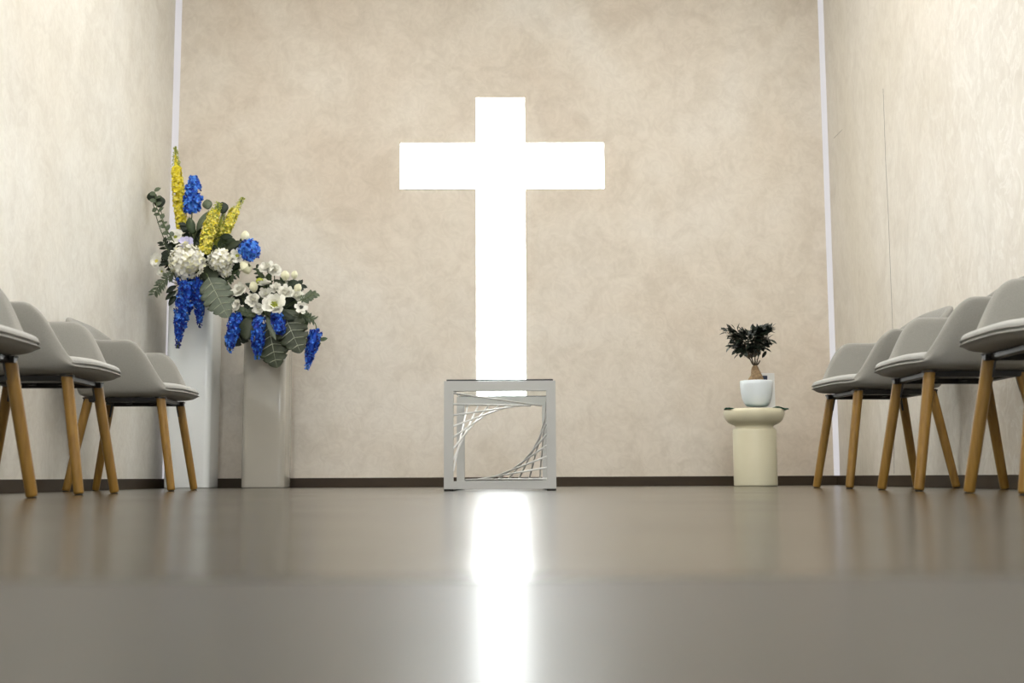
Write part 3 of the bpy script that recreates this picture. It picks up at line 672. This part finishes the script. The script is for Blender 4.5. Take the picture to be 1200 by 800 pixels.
sprig(1, [(208, 318), (199, 313), (194, 308), (190, 300)], 6.58, 20, 8, 4, 'dark', 'low dark feathery sprig between the leftmost daisy and the big hydrangea', 'fern_sprig')
sprig(1, [(226, 300), (225, 285), (222, 272), (218, 262)], 6.60, 34, 10, 5, 'dark', 'dark leafy sprig behind the big hydrangea', 'leaf_sprig')
sprig(1, [(240, 318), (240, 300), (234, 285), (229, 274)], 6.61, 34, 10, 5, 'dark', 'dark leafy sprig between the two hydrangea heads', 'leaf_sprig')
sprig(1, [(245, 322), (258, 322), (270, 322), (277, 312)], 6.57, 36, 9, 4, 'dark', 'dark feathery sprig under the smaller hydrangea head', 'fern_sprig')
sprig(1, [(245, 305), (255, 290), (263, 284), (268, 280)], 6.60, 28, 9, 5, 'green', 'green leafy sprig above the smaller hydrangea head', 'leaf_sprig')
sprig(1, [(280, 315), (272, 322), (266, 332), (264, 338)], 6.56, 16, 8, 3, 'green', 'fine green sprig drooping between the two bouquets', 'fern_sprig')
broad(1, (240, 312), (252, 329), (6.54, 6.49), 22, 'mond', 'dark green leaf tucked under the smaller hydrangea head', .1)
monstera(1, (244, 325), (266, 369), (6.50, 6.42), 42, 'mon', 'grey-green monstera leaf hanging in front of the tall white vase')
# --- shorter greige vase
spike(2, [(277, 370), (275, 382), (271, 398), (269, 413)], [6.52, 6.48, 6.48, 6.5], [17, 18, 15, 5], BL, 'leftmost hanging blue cluster of the shorter vase', 'flower_spike', (.88, 1), .017, 1.35)
spike(2, [(304, 373), (303, 388), (302, 404), (301, 421)], [6.52, 6.46, 6.46, 6.48], [16, 17, 15, 6], BL, 'middle hanging blue cluster of the shorter vase', 'flower_spike', (.88, 1), .017, 1.35)
spike(2, [(325, 369), (326, 377), (328, 389)], [6.50, 6.45, 6.43], [15, 18, 14], BL, 'short stubby blue cluster below the open white flower', 'flower_spike', None, .017, 1.5)
spike(2, [(370, 388), (367, 400), (363, 415), (360, 433)], [6.54, 6.52, 6.52, 6.52], [15, 17, 13, 6], BL, 'rightmost hanging blue cluster, apart from the rest', 'flower_spike', (.9, 1), .017, 1.3)
FL = [(281, 341, 9.5, (-.3, -1, .3), 'left white rose-like flower near the grey-green monstera leaf', 0), (297, 352, 9, (-.1, -1, .2), 'white flower right of the left rose and below it', 0), (278, 357, 7, (-.4, -1, 0), 'small white flower at the lower left of the short bouquet', 0),
      (311, 345, 8, (0, -1, .5), 'white cup flower in the middle of the short bouquet', 0), (309, 333, 9, (.1, -.6, 1), 'flat white flower above the middle cup flower', 0), (322, 357, 13, (0, -1, .25), 'large open white flower with a yellow throat, front of the short bouquet', 1),
      (334, 344, 11, (.1, -.9, .8), 'wide white double flower, left half of the pair at right', 0), (347, 347, 9, (.4, -.9, .5), 'white double flower at right, beside the wide one', 0), (353, 360, 8, (.35, -1, .1), 'flat white flower with a dark centre at the right', 2),
      (313, 314, 9, (-.2, -.9, .5), 'highest white flower of the short bouquet, left one', 0), (322, 317, 8, (.3, -1, .2), 'highest white flower of the short bouquet, right one', 0), (323, 338, 7, (.1, -1, .5), 'small white flower left of the wide double flower', 0),
      (303, 362, 7, (0, -1, 0), 'small white flower left of the large open one, low down', 0)]
for x, y, r_, fc, lab, kd in FL:
    if kd == 1: bloom(2, x, y, 6.42, r_, fc, lab, 'lisianthus', ((1.05, 9, .1), (.88, 8, .5), (.62, 6, 1.0)), 'lime', 'white', .42, .15)
    elif kd == 2: bloom(2, x, y, 6.46, r_, fc, lab, 'lisianthus', ((1, 6, .05), (.7, 6, .2)), 'dark', 'white', .3)
    else: bloom(2, x, y, 6.52 if y < 350 else 6.48, r_, fc, lab, 'rose_flower', ((1, 9, .2), (.85, 8, .7), (.65, 7, 1.2), (.42, 5, 1.9)), 'cream_p', 'white')
bud(2, 297, 336, 6.50, 13, 9, (-.1, -.2, 1), 'yellow-green bud above the left white rose')
bud(2, 334, 323, 6.54, 12, 9, (0, 0, 1), 'pale green bud on a thin stem, left of two at the top')
bud(2, 345, 322, 6.56, 10, 7, (.2, 0, 1), 'pale green bud on a thin stem, right of two at the top')
bud(2, 349, 337, 6.52, 10, 8, (.5, -.2, .8), 'cream bud at the upper right of the short bouquet')
bud(2, 304, 329, 6.52, 7, 8, (-.3, -.1, 1), 'tiny lime bud above the flat white flower', ('lime', 'lime'))
broad(2, (333, 335), (321, 327), (6.54, 6.52), 7, 'mond', 'curved grey-green leaf below the highest white flowers')
broad(2, (336, 336), (349, 329), (6.54, 6.52), 11, 'dark', 'dark leaf under the two thin-stemmed buds')
broad(2, (303, 340), (288, 331), (6.56, 6.53), 7, 'dark', 'dark arching leaf above the left white rose')
broad(2, (312, 332), (300, 313), (6.56, 6.54), 6, 'green', 'narrow arching leaf left of the highest white flowers')
sprig(2, [(352, 352), (358, 350), (363, 347), (369, 344)], 6.50, 12, 7, 5, 'sage', 'sprig of small round grey-green leaves at the far right', 'leaf_sprig')
sprig(2, [(352, 366), (358, 370), (364, 373), (368, 375)], 6.52, 24, 7, 2, 'sage', 'fine feathery sprig above the rightmost blue cluster', 'fern_sprig')
sprig(2, [(368, 399), (371, 396), (374, 399), (376, 403)], 6.53, 4, 10, 5, 'green', 'small green leaf pair behind the rightmost blue cluster', 'leaf_sprig')
sprig(2, [(310, 372), (298, 368), (288, 366), (277, 362)], 6.50, 44, 6, 4, 'sage', 'low sage sprig above the leftmost hanging blue clusters', 'leaf_sprig')
sprig(2, [(312, 362), (304, 358), (294, 362), (284, 366)], 6.54, 40, 8, 4, 'dark', 'low dark sprig behind the small white flowers at left', 'leaf_sprig')
sprig(2, [(312, 365), (308, 352), (303, 344), (300, 338)], 6.56, 36, 9, 5, 'dark', 'dark sprig in the middle of the short bouquet', 'leaf_sprig')
sprig(2, [(325, 362), (335, 358), (343, 354), (350, 350)], 6.54, 36, 9, 5, 'dark', 'dark sprig below the white double flowers', 'leaf_sprig')
sprig(2, [(322, 360), (324, 350), (329, 338), (334, 330)], 6.57, 30, 8, 4, 'green', 'green sprig rising behind the wide double flower', 'leaf_sprig')
sprig(2, [(316, 360), (314, 345), (306, 325), (300, 313)], 6.60, 16, 7, 4, 'dark', 'thin dark sprig arching up to the left', 'leaf_sprig')
broad(2, (310, 366), (345, 372), (6.50, 6.46), 14, 'dark', 'dark leaf just under the large open white flower', .1)
monstera(2, (330, 362), (352, 411), (6.50, 6.44), 44, 'mond', 'dark monstera leaf at the right of the short bouquet', 6, 1.0)
monstera(2, (314, 376), (323, 429), (6.50, 6.44), 46, 'mond', 'lowest dark monstera leaf, hanging over the shorter vase front', 6, -1.0)
monstera(2, (302, 370), (263, 404), (6.58, 6.54), 34, 'mond', 'dark leaf pointing down to the left behind the leftmost blue cluster', 5, .6)
broad(2, (313, 372), (323, 398), (6.44, 6.40), 7, 'mon', 'slim pale leaf beside the stubby blue cluster', .05)
broad(2, (292, 372), (288, 398), (6.50, 6.46), 20, 'mond', 'broad leaf between the left two hanging blue clusters', .1)
for pix, Y, m_, lab in (([(312, 366), (296, 356), (286, 350), (276, 346)], 6.58, 'dark', 'dark sprig showing between the roses at the left of the short bouquet'),
                        ([(318, 366), (328, 352), (340, 340), (352, 334)], 6.58, 'dark', 'dark sprig showing behind the double flowers at the right'),
                        ([(316, 366), (316, 350), (314, 338), (311, 326)], 6.60, 'green', 'green sprig standing behind the flat white flower'),
                        ([(330, 366), (342, 364), (352, 368), (360, 376)], 6.56, 'green', 'green sprig above the dark monstera leaf at the right')):
    sprig(2, pix, Y, 44, 9, 5, m_, lab, 'leaf_sprig')
for pix, Y, m_, lab in (([(222, 325), (208, 316), (200, 306), (197, 296)], 6.56, 'dark', 'dark sprig hugging the left side of the big hydrangea'),
                        ([(238, 325), (246, 312), (247, 298), (243, 290)], 6.57, 'dark', 'dark sprig right beside the big hydrangea'),
                        ([(232, 322), (214, 296), (207, 286), (203, 290)], 6.62, 'green', 'green sprig behind the two small flowers above the big hydrangea'),
                        ([(250, 322), (266, 304), (276, 292), (284, 286)], 6.60, 'dark', 'dark sprig reaching towards the round blue head')):
    sprig(1, pix, Y, 44, 9, 5, m_, lab, 'leaf_sprig')
